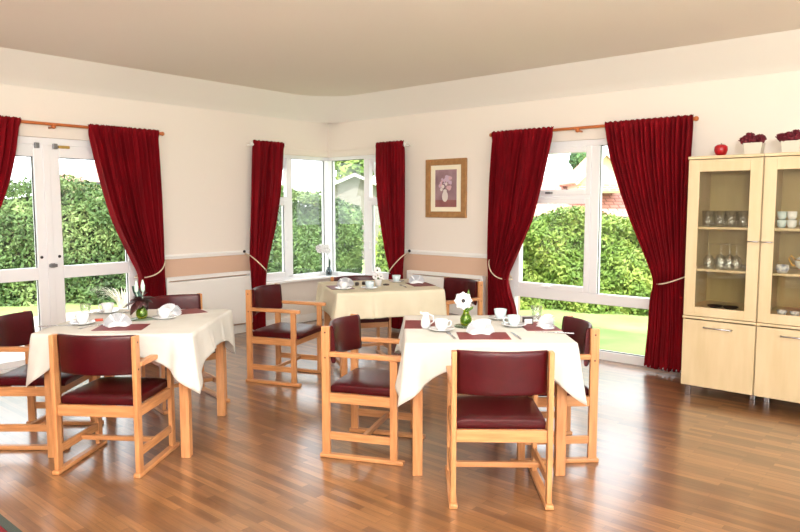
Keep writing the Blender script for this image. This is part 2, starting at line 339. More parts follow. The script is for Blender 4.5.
# --- rails and skirtings
def trim(name, side, lst, m='white_trim', **k):
    o = wparts(name, side, lst, m, bevel=.006, **k); o['kind'] = 'structure'; return o
def dado(name, side, a0, a1): trim(name, side, [(a0, a1, .925, .975, -.018, 0), (a0, a1, .945, .965, -.028, 0)])
dado('trim_5', 'L', 3.56, 4.93); dado('trim_6', 'R', 3.82, 5.30)
trim('baseboard_left', 'L', [(XB, 1.72, 0, .1, -.016, 0), (3.52, XR - .02, 0, .1, -.016, 0)]); trim('baseboard_right', 'R', [(YB, 1.98, 0, .1, -.016, 0), (3.79, YL, 0, .1, -.016, 0)])

# ------------------------------------------------------------------ garden
def struct(name, b, m): o = boxes(name, b, m); o['kind'] = 'structure'; return o
def sheet(name, pts, z, m):
    bm = bmesh.new(); bm.faces.new([bm.verts.new((x, y, z)) for x, y in pts]); o = obj(name, bm, m); o['kind'] = 'structure'
struct('lawn', [(-30, 60, -30, 60, -.5, -.15)], 'lawn_green')
struct('patio', [(-3, 5.4, YL + .26, 10.4, -.149, -.12)], 'paving')
struct('path', [(XR + .26, XR + .75, -2, 10.1, -.149, -.12)], 'paving')
def leaves(bm, fn, n, s0, s1, rnd):
    for _ in range(n):
        p, nrm = fn(rnd); s = rnd.uniform(s0, s1)
        t = Vector((rnd.gauss(0, 1), rnd.gauss(0, 1), rnd.gauss(0, 1))); d = (nrm * 1.2 + t * .7).normalized()
        u = d.orthogonal().normalized(); u.rotate(Matrix.Rotation(rnd.uniform(0, 6.28), 3, d)); w = d.cross(u)
        a = [p - u * s, p - w * s * .45 - d * s * .12, p + u * s, p + w * s * .45 - d * s * .12]
        bm.faces.new([bm.verts.new(q) for q in a])
def hedge(name, label, A, B, h0, h1, th, n, m, seed, group=None):
    rnd = random.Random(seed); A = Vector(A + (0,)); B = Vector(B + (0,)); L = (B - A).length; t = (B - A) / L; nn = Vector((-t.y, t.x, 0))
    if nn.dot(Vector((0, 0, 0)) - A) < 0: nn = -nn
    root = thing(name, label, 'hedge', (A.x, A.y, -.15), 0, group)
    def bulge(u, v): return .16 * sin(u * 2.3 + seed) * sin(v * 3.1 + u) + .10 * sin(u * 5.7 + v * 4)
    def hh(u): return h0 + (h1 - h0) * u / L + .10 * sin(u * 1.7 + seed) + .06 * sin(u * 4.3)
    def fn(r):
        u = r.uniform(0, L)
        if r.random() < .82:
            v = r.uniform(0, 1); z = v * hh(u); o = th * .5 * (1 - .35 * v ** 6) + bulge(u, z) + r.uniform(-.16, .05)
            return t * u + nn * o + Vector((0, 0, z)), (nn + Vector((0, 0, .35))).normalized()
        w = r.uniform(-.5, .5); return t * u + nn * w * th + Vector((0, 0, hh(u) + r.uniform(-.12, .10))), Vector((0, 0, 1))
    bm = bmesh.new(); leaves(bm, fn, n, .024, .058, rnd); obj('foliage', bm, m, root, fixn=False)
    bm = bmesh.new()
    def core(i, j):
        u = i * L; k = j * 6
        pr = [(.5, 0), (.47, .35), (.42, .7), (.28, .9), (-.3, .9), (-.45, .6), (-.5, 0)]; q = min(int(k), 5); f = k - q
        o = pr[q][0] * (1 - f) + pr[q + 1][0] * f; z = (pr[q][1] * (1 - f) + pr[q + 1][1] * f) * hh(u)
        return t * u + nn * (o * th * .75 + (bulge(u, z) - .1 if o > 0 else 0)) + Vector((0, 0, z))
    bm_grid(bm, core, 60, 12); obj('branches', bm, 'hedge_core', root)
    return root
hedge('garden_hedge', 'tall loose green hedge beyond the patio, seen through the garden doors', (-3.5, 18.2), (5.9, 11.3), 1.85, 1.95, 1.1, 46000, 'hedge_leaf', 3)
hedge('garden_hedge', 'green hedge seen through the corner window beside the shed', (5.9, 11.1), (8.75, 8.5), 2.45, 1.65, 1.1, 28000, 'hedge_leaf', 5)
hedge('garden_hedge', 'bright yellow-green hedge along the lawn, seen through the right window', (9.0, 8.1), (11.6, 1.4), 1.62, 1.12, 1.1, 42000, 'hedge_leaf_bright', 8)
def tree(label, base, r, hc, m, n, seed, sz=1):
    rnd = random.Random(seed); root = thing('garden_tree', label, 'tree', base)
    blobs = [(Vector((rnd.uniform(-.6, .6) * r, rnd.uniform(-.6, .6) * r, hc + rnd.uniform(-.6, .7) * r * sz)), r * rnd.uniform(.4, .65)) for _ in range(9)]
    def fn(q):
        c, R = rnd.choice(blobs); d = Vector((rnd.gauss(0, 1), rnd.gauss(0, 1), rnd.gauss(0, 1))).normalized(); return c + d * R * rnd.uniform(.75, 1.05), d
    bm = bmesh.new(); leaves(bm, fn, n, .10, .2, rnd); obj('foliage', bm, m, root, fixn=False)
    bm = bmesh.new(); bm_tube(bm, [(0, 0, 0), (.05, 0, hc * .5), (0, .05, hc)], .14, 8, r1=.06)
    for c, R in blobs[:6]: bm_tube(bm, [(0, .02, hc * .6), c * .5 + Vector((0, 0, hc * .45)), c], .05, 6, r1=.02)
    obj('trunk', bm, 'bark', root)
tree('dark green tree rising behind the brick bungalow gable', (27.95, 13.55, -.15), .5, 3.55, 'tree_leaf', 2500, 2, 1.2)
tree('pale green tree beyond the shed roof behind the corner window', (17.6, 17.5, -.15), 1.0, 3.1, 'hedge_leaf_bright', 3500, 4)
tree('small leafy tree left of the garden doors, beyond the hedge', (3.4, 26.4, -.15), 1.3, 2.6, 'tree_leaf', 3500, 6)
# ornamental grass in front of the hedge
rt = thing('ornamental_grass', 'spiky pale ornamental grass clump in front of the hedge by the patio', 'plant', (5.15, 10.25, -.15))
bm = bmesh.new()
for k in range(80):
    a = random.uniform(0, 6.28); L = random.uniform(.45, .75); o0 = Vector((cos(a), sin(a), 0)); w = o0.cross(Vector((0, 0, 1))) * .008; pr = None
    for j in range(6):
        s_ = j / 5; p = o0 * (.05 + L * .75 * s_ ** 1.5) + Vector((0, 0, L * (1.25 * s_ - .75 * s_ * s_))); ww = w * (1 - .85 * s_)
        c = (bm.verts.new(p - ww), bm.verts.new(p + ww))
        if pr: bm.faces.new((pr[0], pr[1], c[1], c[0]))
        pr = c
obj('blades', bm, 'pot_cream', rt, fixn=False)
# neighbouring buildings (local frame: x along the facade, y away from the garden)
def house(name, label, cat, loc, rotz, L, D, ze, zr, wallm, roofm, hip=False, gable=None, z0=-.15):
    h = thing(name, label, cat, loc, rotz)
    boxes('wall', [(-L / 2, L / 2, 0, D, z0, ze)], wallm, h)
    bm = bmesh.new(); e = .35 if gable is None else .18
    if gable == 'front':
        v = [(-L / 2 - e, -e, ze - .12), (L / 2 + e, -e, ze - .12), (0, -e, zr), (-L / 2 - e, D, ze - .12), (L / 2 + e, D, ze - .12), (0, D, zr)]; vv = [bm.verts.new(p) for p in v]
        bm.faces.new((vv[0], vv[2], vv[5], vv[3])); bm.faces.new((vv[2], vv[1], vv[4], vv[5])); obj('roof', bm, roofm, h, solid=.1)
        bm = bmesh.new(); a = [bm.verts.new(p) for p in ((-L / 2, 0, ze), (L / 2, 0, ze), (0, 0, zr - .05))]; b = [bm.verts.new(p.co + Vector((0, .1, 0))) for p in a]
        bm.faces.new(a); bm.faces.new(b[::-1]); [bm.faces.new((a[i], a[(i + 1) % 3], b[(i + 1) % 3], b[i])) for i in range(3)]; obj('gable_wall', bm, wallm, h)
        bm = bmesh.new()
        for s_ in (-1, 1): bm_tube(bm, [(s_ * (L / 2 + e), -e - .03, ze - .15), (0, -e - .03, zr - .02)], .05, 4)
        obj('bargeboard', bm, 'white_trim', h)
    else:
        v = [(-L / 2 - e, -e, ze), (L / 2 + e, -e, ze), (L / 2 + e, D + e, ze), (-L / 2 - e, D + e, ze), (-L / 2 + (1.5 if hip else -e), D / 2, zr), (L / 2 - (1.5 if hip else -e), D / 2, zr)]; vv = [bm.verts.new(p) for p in v]
        bm.faces.new((vv[0], vv[1], vv[5], vv[4])); bm.faces.new((vv[2], vv[3], vv[4], vv[5])); bm.faces.new((vv[1], vv[2], vv[5])); bm.faces.new((vv[3], vv[0], vv[4])); obj('roof', bm, roofm, h)
        boxes('gutter', [(-L / 2 - e, L / 2 + e, -e - .12, -e, ze - .1, ze)], 'gasket', h)
    return h
rz = YAW - pi / 2   # facades turned towards this building
def F(a, b): return P(a, b)
hq = house('brick_bungalow', 'brick bungalow with pink tiled roof and front gable seen through the right window', 'house', (21.6, 8.4, 0), radians(-50), 9, 5, 1.15, 2.5, 'house_wall', 'roof_tiles')
g = house('gable', None, None, (0, 0, 0), 0, 1.5, 2.2, 2.3, 3.15, 'house_wall', 'roof_tiles', gable='front', z0=1.9)
for ch in list(g.children): ch.parent = hq; ch.location = (-1.25, -.2, 0); ch.name = 'dormer_' + ch.name.split('.')[0]
bpy.data.objects.remove(g)
boxes('brick_panel', [(-2.1, -.4, -.32, -.2, 1.95, 2.2)], 'brick_wall', hq)
house('garden_shed', 'low pale shed with a white-edged gable roof seen through the corner window', 'shed', (14.55, 14.35, 0), radians(-46), 1.9, 3, 2.05, 2.42, 'shed_wall', 'roof_grey', gable='front')
hp = house('neighbour_bungalow', 'pale bungalow with pink tiled roof beyond the hedge, seen through the garden doors', 'house', (13.0, 23.6, 0), radians(-52), 7, 5, 2.35, 3.75, 'house_wall', 'roof_tiles', hip=True)
house('gabled_house', 'beige house end seen through the left garden door leaf', 'house', (6.6, 27.8, 0), radians(-20), 2.6, 5, 3.0, 4.3, 'house_wall', 'roof_tiles', gable='front')

# ------------------------------------------------------------------ curtains, poles, tiebacks
def interp(st, z):
    if z >= st[0][0]: return st[0][1:]
    for (z0, *a), (z1, *b) in zip(st, st[1:]):
        if z >= z1:
            t = (z0 - z) / (z0 - z1)
            return [p + (q - p) * t for p, q in zip(a, b)]
    return st[-1][1:]
def smooth_st(st, z):
    ws = [-.06, -.03, 0, .03, .06]; r = [interp(st, z + w) for w in ws]; return [sum(c) / 5 for c in zip(*r)]
def curtain(side, label, st, tie, nf, d0=-.115, seed=0, group=None):
    rnd = random.Random(seed); ph = [rnd.uniform(0, 6.28) for _ in range(6)]; zt = st[0][0]; zb = st[-1][0]
    def f(u, v):
        z = zt + (zb - zt) * v; ai, ao = smooth_st(st, z)
        k = math.exp(-((z - tie) / .10) ** 2); top = math.exp(-((z - zt) / .07) ** 2)
        w = 2 * pi * nf * u
        fold = sin(w + ph[0] + .5 * sin(2 * pi * u + ph[1]) + .35 * sin(z * 2 + ph[2])) + .45 * sin(w * .5 + ph[3] + z * .6) + .28 * sin(w * 2.0 + ph[4] + z * 1.3)
        amp = .025 * (1 + .5 * sin(2.7 * w / nf + ph[4]) * sin(z * 1.1 + ph[5])) * (1 - .3 * k) * (1 - .7 * top) * (1 + .25 * (zt - z) / 2)
        round_ = -.045 * sin(pi * u) * (k + .25)
        fine = .004 * sin(2 * pi * nf * 3.2 * u + ph[5]) * top
        a = ao + (ai - ao) * u + .006 * cos(w * 1.0 + ph[0]) * (1 - k)
        hem = .012 * sin(w * .5) * max(0, v - .97) / .03
        zz = z + (.005 * sin(2 * pi * nf * 1.9 * u + ph[2]) if v < .012 else 0) + hem
        dd = d0 - .016 * math.exp(-((z - (zt - .03)) / .03) ** 2) + amp * fold + round_ + fine
        return wp(side, a, max(zz, .012), min(dd, -.028))
    bm = bmesh.new(); bm_grid(bm, f, 260, 110)
    o = obj('curtain', bm, 'velvet', solid=.004); o.name = 'curtain'
    return tag(o, label, 'curtain', group)
def tieback(side, hook, inn, label):
    (ha, hz), (ia, iz) = hook, inn; s = 1 if ia > ha else -1; pts = []
    for k in range(15):
        t = k / 14; pts.append(wp(side, ha + (ia - ha) * t, hz + (iz - hz) * (1 - (1 - t) ** 1.8) , -.03 - .195 * sin(pi * min(t * 1.0, 1)) ** .55))
    for k in range(1, 9):
        t = k / 9; pts.append(wp(side, ia + s * .012 * sin(pi * t) + (ha - ia) * t * .9, iz + (hz - .02 - iz) * t, -.030 + .004))
    bm = bmesh.new(); bm_tube(bm, pts, .0062, 8, closed=True)
    tag(obj('curtain_tieback', bm, 'rope'), label, 'tieback')
    bm = bmesh.new(); c = wp(side, ha, hz + .012, 0); e = wp(side, ha, hz + .012, -.035); bm_tube(bm, [c, e], .006, 8); bm_sphere(bm, e, .017)
    tag(obj('tieback_hook', bm, 'dark_metal'), label.replace('rope tieback', 'tieback hook').replace('cream', 'dark round').replace('holding', 'beside'), 'hook')
def pole(side, a0, a1, z, label, brackets, m='pole_wood', r=.014, d=-.10, fin=True, endonly=None):
    root = thing('curtain_pole', label, 'curtain pole', wp(side, (a0 + a1) / 2, z, d)); off = -root.location
    bm = bmesh.new(); bm_tube(bm, [wp(side, a0, z, d) + off, wp(side, a1, z, d) + off], r, 12); obj('rod', bm, m, root)
    for e, s in ((a0, -1), (a1, 1)):
        bm = bmesh.new(); c = wp(side, e + s * .012, z, d) + off; bm_sphere(bm, c, r * 1.55, n=14)
        bm_sphere(bm, wp(side, e - s * .01, z, d) + off, r * 1.3, n=10); obj('finial', bm, m, root)
    for b in brackets:
        bm = bmesh.new(); bm_tube(bm, [wp(side, b, z - .025, 0) + off, wp(side, b, z - .025, d) + off], .010, 8); bm_sphere(bm, wp(side, b, z - .02, d) + off, .022, n=12); obj('bracket', bm, m, root)
pole('R', 1.915, 3.955, 2.235, 'orange wooden curtain pole over the right window', [2.99], d=-.093)
pole('L', 1.42, 3.73, 2.235, 'orange wooden curtain pole over the garden doors', [2.66], d=-.093)
pole('L', 4.86, 5.34, 2.225, 'short pale pole at the left side of the corner window', [4.87], 'white_trim', .009, d=-.10)
pole('R', 5.135, 5.60, 2.222, 'short pale pole at the right side of the corner window', [5.16], 'white_trim', .009, d=-.10)
curtain('R', 'dark red curtain on the left of the right window, tied back beside the radiator', [(2.264, 3.22, 3.94), (1.75, 3.335, 3.965), (1.35, 3.44, 3.968), (1.10, 3.56, 3.967), (.90, 3.66, 3.962), (.74, 3.725, 3.955), (.6, 3.70, 3.95), (.43, 3.63, 3.95), (.035, 3.58, 3.96)], .76, 15, seed=1)
curtain('R', 'dark red curtain on the right of the right window, beside the display cabinet', [(2.264, 2.70, 1.91), (1.95, 2.64, 1.92), (1.64, 2.535, 1.925), (1.35, 2.42, 1.93), (1.10, 2.305, 1.94), (.95, 2.24, 1.945), (.82, 2.20, 1.95), (.65, 2.225, 1.94), (.4, 2.23, 1.935), (.045, 2.255, 1.93)], .82, 17, seed=2)
curtain('L', 'dark red curtain right of the garden doors, beside the left radiator', [(2.264, 2.965, 3.69), (1.95, 3.03, 3.70), (1.64, 3.10, 3.707), (1.35, 3.18, 3.71), (1.12, 3.28, 3.712), (.95, 3.36, 3.71), (.80, 3.43, 3.705), (.6, 3.43, 3.71), (.035, 3.40, 3.72)], .80, 15, seed=3)
curtain('L', 'dark red curtain left of the garden doors, cut off by the photo edge', [(2.264, 2.385, 1.55), (1.95, 2.33, 1.55), (1.71, 2.27, 1.54), (1.47, 2.18, 1.54), (1.15, 2.0, 1.54), (.80, 1.82, 1.55), (.6, 1.82, 1.54), (.035, 1.85, 1.53)], .80, 16, seed=4)
curtain('L', 'narrow dark red curtain on the left side of the corner window', [(2.252, 5.33, 4.875), (1.85, 5.29, 4.85), (1.56, 5.245, 4.835), (1.21, 5.17, 4.815), (1.0, 5.10, 4.81), (.72, 5.03, 4.80), (.4, 5.01, 4.82), (.035, 5.01, 4.82)], .75, 9, d0=-.105, seed=5)
curtain('R', 'narrow dark red curtain on the right side of the corner window', [(2.25, 5.59, 5.145), (1.85, 5.585, 5.14), (1.56, 5.56, 5.14), (1.21, 5.49, 5.145), (1.0, 5.44, 5.15), (.71, 5.365, 5.17), (.4, 5.36, 5.185), (.035, 5.36, 5.185)], .75, 9, d0=-.105, seed=6)
tieback('R', (3.975, .965), (3.72, .725), 'cream rope tieback holding the left curtain of the right window')
tieback('R', (1.90, .90), (2.205, .80), 'cream rope tieback holding the curtain by the display cabinet')
tieback('L', (3.735, .95), (3.42, .765), 'cream rope tieback holding the curtain right of the garden doors')
tieback('L', (4.775, .95), (5.04, .70), 'cream rope tieback holding the left corner window curtain')
tieback('R', (5.135, .95), (5.38, .68), 'cream rope tieback holding the right corner window curtain')

# ------------------------------------------------------------------ radiators, picture
def radiator(side, a0, a1, label):
    r = thing('radiator', label, 'radiator', wp(side, (a0 + a1) / 2, .12, -.05)); off = -r.location
    def pt(n, lst, m='white_trim', bev=.004):
        o = wparts(n, side, lst, m, r, bevel=bev); o.location = off; return o
    pt('panel', [(a0 + .03, a1 - .03, .13, .685, -.085, -.03)] + [(a0 + .03, a1 - .03, .655, .662, -.088, -.08)], bev=.003)
    pt('side_panel', [(a0, a0 + .03, .12, .735, -.092, -.02)]); pt('side_panel', [(a1 - .03, a1, .12, .735, -.092, -.02)])
    pt('top_grille', [(a0 + .03, a1 - .03, .70, .735, -.09, -.082), (a0 + .03, a1 - .03, .70, .735, -.03, -.022)] + [(a0 + .03 + k * .025, a0 + .04 + k * .025, .715, .73, -.082, -.03) for k in range(int((a1 - a0 - .06) / .025))], bev=0)
    for a in (a0 + .05, a1 - .05):
        bm = bmesh.new(); bm_tube(bm, [wp(side, a, .13, -.06) + off, wp(side, a, 0, -.06) + off], .008, 8); obj('pipe', bm, 'white_trim', r)
radiator('L', 3.74, 4.84, 'white radiator on the wall between the garden doors and corner window')
radiator('R', 4.06, 5.13, 'white radiator below the framed picture')
pc = thing('framed_picture', 'oak-framed flower painting hanging on the wall right of the corner window', 'picture', (XR, 4.616, 1.69))
A0, A1, Z0, Z1 = -.285, .285, -.33, .33
boxes('frame', [(-.03, 0, A0, A0 + .07, Z0, Z1), (-.03, 0, A1 - .07, A1, Z0, Z1), (-.03, 0, A0 + .07, A1 - .07, Z1 - .07, Z1), (-.03, 0, A0 + .07, A1 - .07, Z0, Z0 + .07)], 'frame_oak', pc, bevel=.006)
boxes('mount', [(-.014, -.002, A0 + .07, A1 - .07, Z0 + .07, Z1 - .07)], 'mount_card', pc)
bm = bmesh.new(); bm_box(bm, -.016, -.0141, -.15, .15, -.21, .21, 0); bm_box(bm, -.0168, -.0161, -.15, .15, -.21, -.13, 1)
def disc(bm, y, z, ry, rz_, x, mi, n=14): bm.faces.new([bm.verts.new((x, y + ry * cos(2 * pi * i / n), z + rz_ * sin(2 * pi * i / n))) for i in range(n)]).material_index = mi
disc(bm, .01, -.09, .042, .062, -.0170, 4); disc(bm, .01, -.03, .025, .02, -.0171, 4); rr_ = random.Random(5)
for k in range(34):
    a = rr_.uniform(0, 6.28); q = rr_.uniform(0, 1) ** .6; disc(bm, .005 + cos(a) * .095 * q, .055 + sin(a) * .085 * q, rr_.uniform(.012, .026), rr_.uniform(.012, .024), -.0172 - k * .00002, rr_.choice((2, 3, 2, 3, 5, 4)))
obj('painting', bm, ['paint_mauve', 'paint_table', 'paint_lilac', 'paint_pink', 'paint_cream', 'paint_dark'], pc, fixn=False)

# ------------------------------------------------------------------ display cabinets
def cabinet(y1, label, handle_side):
    w = .524; c = thing('display_cabinet', label, 'cabinet', (5.431, y1 - w / 2, 0)); h = w / 2; D = .52; t = .02
    boxes('carcass', [(.022, D, -h, -h + t, .09, 1.85), (.022, D, h - t, h, .09, 1.85), (.022, D, -h + t, h - t, .09, .11), (.022, D, -h + t, h - t, .625, .665), (.022, D, -h + t, h - t, 1.80, 1.82)], 'cabinet_wood', c, bevel=.002)
    boxes('back_panel', [(D - .012, D - .002, -h + t, h - t, .11, 1.80)], 'cabinet_back', c)
    boxes('top_board', [(-.012, D, -h, h, 1.85, 1.872)], 'cabinet_wood', c, bevel=.003)
    boxes('ledge', [(-.008, .022, -h, h, .622, .640)], 'cabinet_wood', c, bevel=.002)
    for z in (1.335, 1.01, .705): boxes('shelf', [(.03, D - .014, -h + t, h - t, z - .018, z)], 'cabinet_wood', c, bevel=.001)
    g = boxes('glass_door', [(0, .02, -h + .003, -h + .085, .645, 1.845), (0, .02, h - .085, h - .003, .645, 1.845), (0, .02, -h + .085, h - .085, 1.755, 1.845), (0, .02, -h + .085, h - .085, .645, .715)], 'cabinet_wood', c, bevel=.002)
    boxes('glass_pane', [(.008, .012, -h + .085, h - .085, .715, 1.755)], 'cabinet_glass', g)
    bm = bmesh.new(); s = -1 if handle_side == 'r' else 1
    ya = s * (h - .078); yb = s * (h - .008); bm_tube(bm, [(0, ya, 1.235), (-.022, ya, 1.235), (-.022, yb, 1.235), (0, yb, 1.235)], .005, 8); obj('door_handle', bm, 'steel', g)
    d = boxes('cupboard_door', [(0, .02, -h + .003, h - .003, .092, .612)], 'cabinet_wood', c, bevel=.002)
    bm = bmesh.new(); bm_tube(bm, [(0, -.10, .562), (-.025, -.10, .562), (-.025, .10, .562), (0, .10, .562)], .006, 8); obj('bar_handle', bm, 'steel', d)
    for x, y in ((.03 if y1 > 1.5 else .2, h - .065), (.2 if y1 > 1.5 else .03, -h + .03), (D - .06, h - .065), (D - .06, -h + .03)):
        boxes('foot', [(x, x + .035, y, y + .035, 0, .092)], 'steel', c, bevel=.002)
    return c
cabinet(1.749, 'pale wooden display cabinet beside the red curtain, holding drinking glasses', 'r')
cabinet(1.221, 'pale wooden display cabinet at the right edge, holding crockery', 'l')

# ------------------------------------------------------------------ small things
def cup_proto(name, m, r=.042, h=.062, handle=True):
    bm = bmesh.new(); t = thing(name, 'x', 'cup')
    bm_lathe(bm, [(0, .003), (r * .55, 0), (r * .6, .006), (r * .85, h * .35), (r, h), (r - .003, h), (r * .8, h * .35), (r * .5, .01), (0, .009)], 24); obj('bowl', bm, m, t)
    if handle:
        bm = bmesh.new(); bm_tube(bm, [(r * .9, 0, h * .75), (r * 1.35, 0, h * .85), (r * 1.6, 0, h * .6), (r * 1.35, 0, h * .3), (r * .85, 0, h * .3)], .004, 8); obj('handle', bm, m, t)
    return t
def one(name, bm, m, label, cat, loc, rotz=0, group=None, **k): return tag(obj(name, bm, m, loc=loc, rotz=rotz, **k), label, cat, group)
TZ = .757
used = {}
def put(key, maker, loc, rotz, label, group=None, sc=None):
    o = put_(key, maker, loc, rotz, label, group)
    if sc: o.scale = (sc, sc, sc)
    return o
def put_(key, maker, loc, rotz, label, group=None):
    if key not in used:
        o = maker(); used[key] = o; o.location = loc; o.rotation_euler = (0, 0, rotz); o['label'] = label
        if group: o['group'] = group
        return o
    return dup(used[key], loc, rotz, label, group)
def mk_cup(): return cup_proto('teacup', 'china')
def mk_bcup(): return cup_proto('teacup', 'china_blue')
def mk_saucer():
    bm = bmesh.new(); bm_lathe(bm, [(0, .003), (.03, 0), (.035, .002), (.065, .012), (.077, .017), (.077, .019), (.06, .013), (.03, .006), (0, .006)], 32); return one('saucer', bm, 'china', 'x', 'saucer', (0, 0, 0))
def mk_mat():
    bm = bmesh.new(); bm_box(bm, -.145, .145, -.105, .105, 0, .003); return one('placemat', bm, 'placemat', 'x', 'placemat', (0, 0, 0), bevel=.001)
def mk_tumbler():
    bm = bmesh.new(); bm_lathe(bm, [(0, .004), (.026, 0), (.028, .004), (.034, .095), (.032, .095), (.026, .012), (0, .012)], 20); return one('glass_tumbler', bm, 'tumbler_glass', 'x', 'glass', (0, 0, 0))
def mk_wine():
    t = thing('wine_glass', 'x', 'glass'); bm = bmesh.new(); bm_lathe(bm, [(.026, 0), (.034, .03), (.034, .06), (.02, .085), (.004, .095), (.003, .095), (.018, .083), (.032, .06), (.032, .03), (.024, 0)], 20); obj('bowl', bm, 'tumbler_glass', t)
    bm = bmesh.new(); bm_lathe(bm, [(.004, .094), (.0035, .15), (.006, .155), (.033, .159), (.033, .161), (0, .163)], 20); obj('stem', bm, 'tumbler_glass', t); return t
def mk_napkin():   # folded fan napkin standing in a fold
    t = thing('folded_napkin', 'x', 'napkin'); bm = bmesh.new(); N = 44
    def f(u, v):
        a = pi * (.02 + .96 * u); R = .018 + .072 * v; z = .008 + R * sin(a) * 1.0; x = R * cos(a) * 1.15
        y = .013 * (1 if int(u * N) % 2 else -1) * (.3 + v) - .02 * (1 - v) + .03 * v * sin(a)
        return (x, y, max(z, .002))
    bm_grid(bm, f, N, 5, smooth=False); obj('fan', bm, 'napkin', t, solid=.0015)
    bm = bmesh.new()
    def g(u, v):
        a = 2 * pi * u; r = .075 - .035 * v + .007 * sin(5 * a) * (1 - v); return (r * cos(a) * 1.15, r * sin(a) * .75, .002 + .034 * v ** .8 + .004 * sin(3 * a + v))
    bm_grid(bm, g, 36, 6, close_u=True); obj('folded_base', bm, 'napkin', t, solid=.001); return t
def mk_fork():
    t = bmesh.new()
    def prof(y): return .004 + .0035 * max(0, -y) / .09 if y < 0 else .0035 + .0075 * min(1, max(0, y - .03) / .03)
    bm_grid(t, lambda u, v: ((u * 2 - 1) * prof(-.095 + .16 * v), -.095 + .16 * v, .003 + .004 * sin(3 * v)), 4, 20)
    for k in range(4): x = -.0095 + k * .00633; bm_box(t, x - .0014, x + .0014, .064, .105, .003, .0055)
    return one('fork', t, 'steel', 'x', 'fork', (0, 0, 0), solid=.0015)
def mk_knife():
    t = thing('table_knife', 'x', 'knife'); bm = bmesh.new(); bm_box(bm, -.006, .006, -.11, -.01, .001, .007); obj('handle', bm, 'steel', t, bevel=.002)
    bm = bmesh.new(); bm_grid(bm, lambda u, v: (-.008 + .016 * u * (1 - .75 * v ** 5), -.012 + .125 * v, .003), 3, 12); obj('blade', bm, 'steel', t, solid=.0012); return t
def cup_saucer(a, b, where, rot=0, blue=False, noun='teacup'):
    c = P(a, b, TZ); put('saucer', mk_saucer, c, rot, f'white saucer under the {where}')
    put('bcup' if blue else 'cup', mk_bcup if blue else mk_cup, c + Vector((0, 0, .007)), rot, ('pale blue-white ' if blue else 'white ') + where, None)

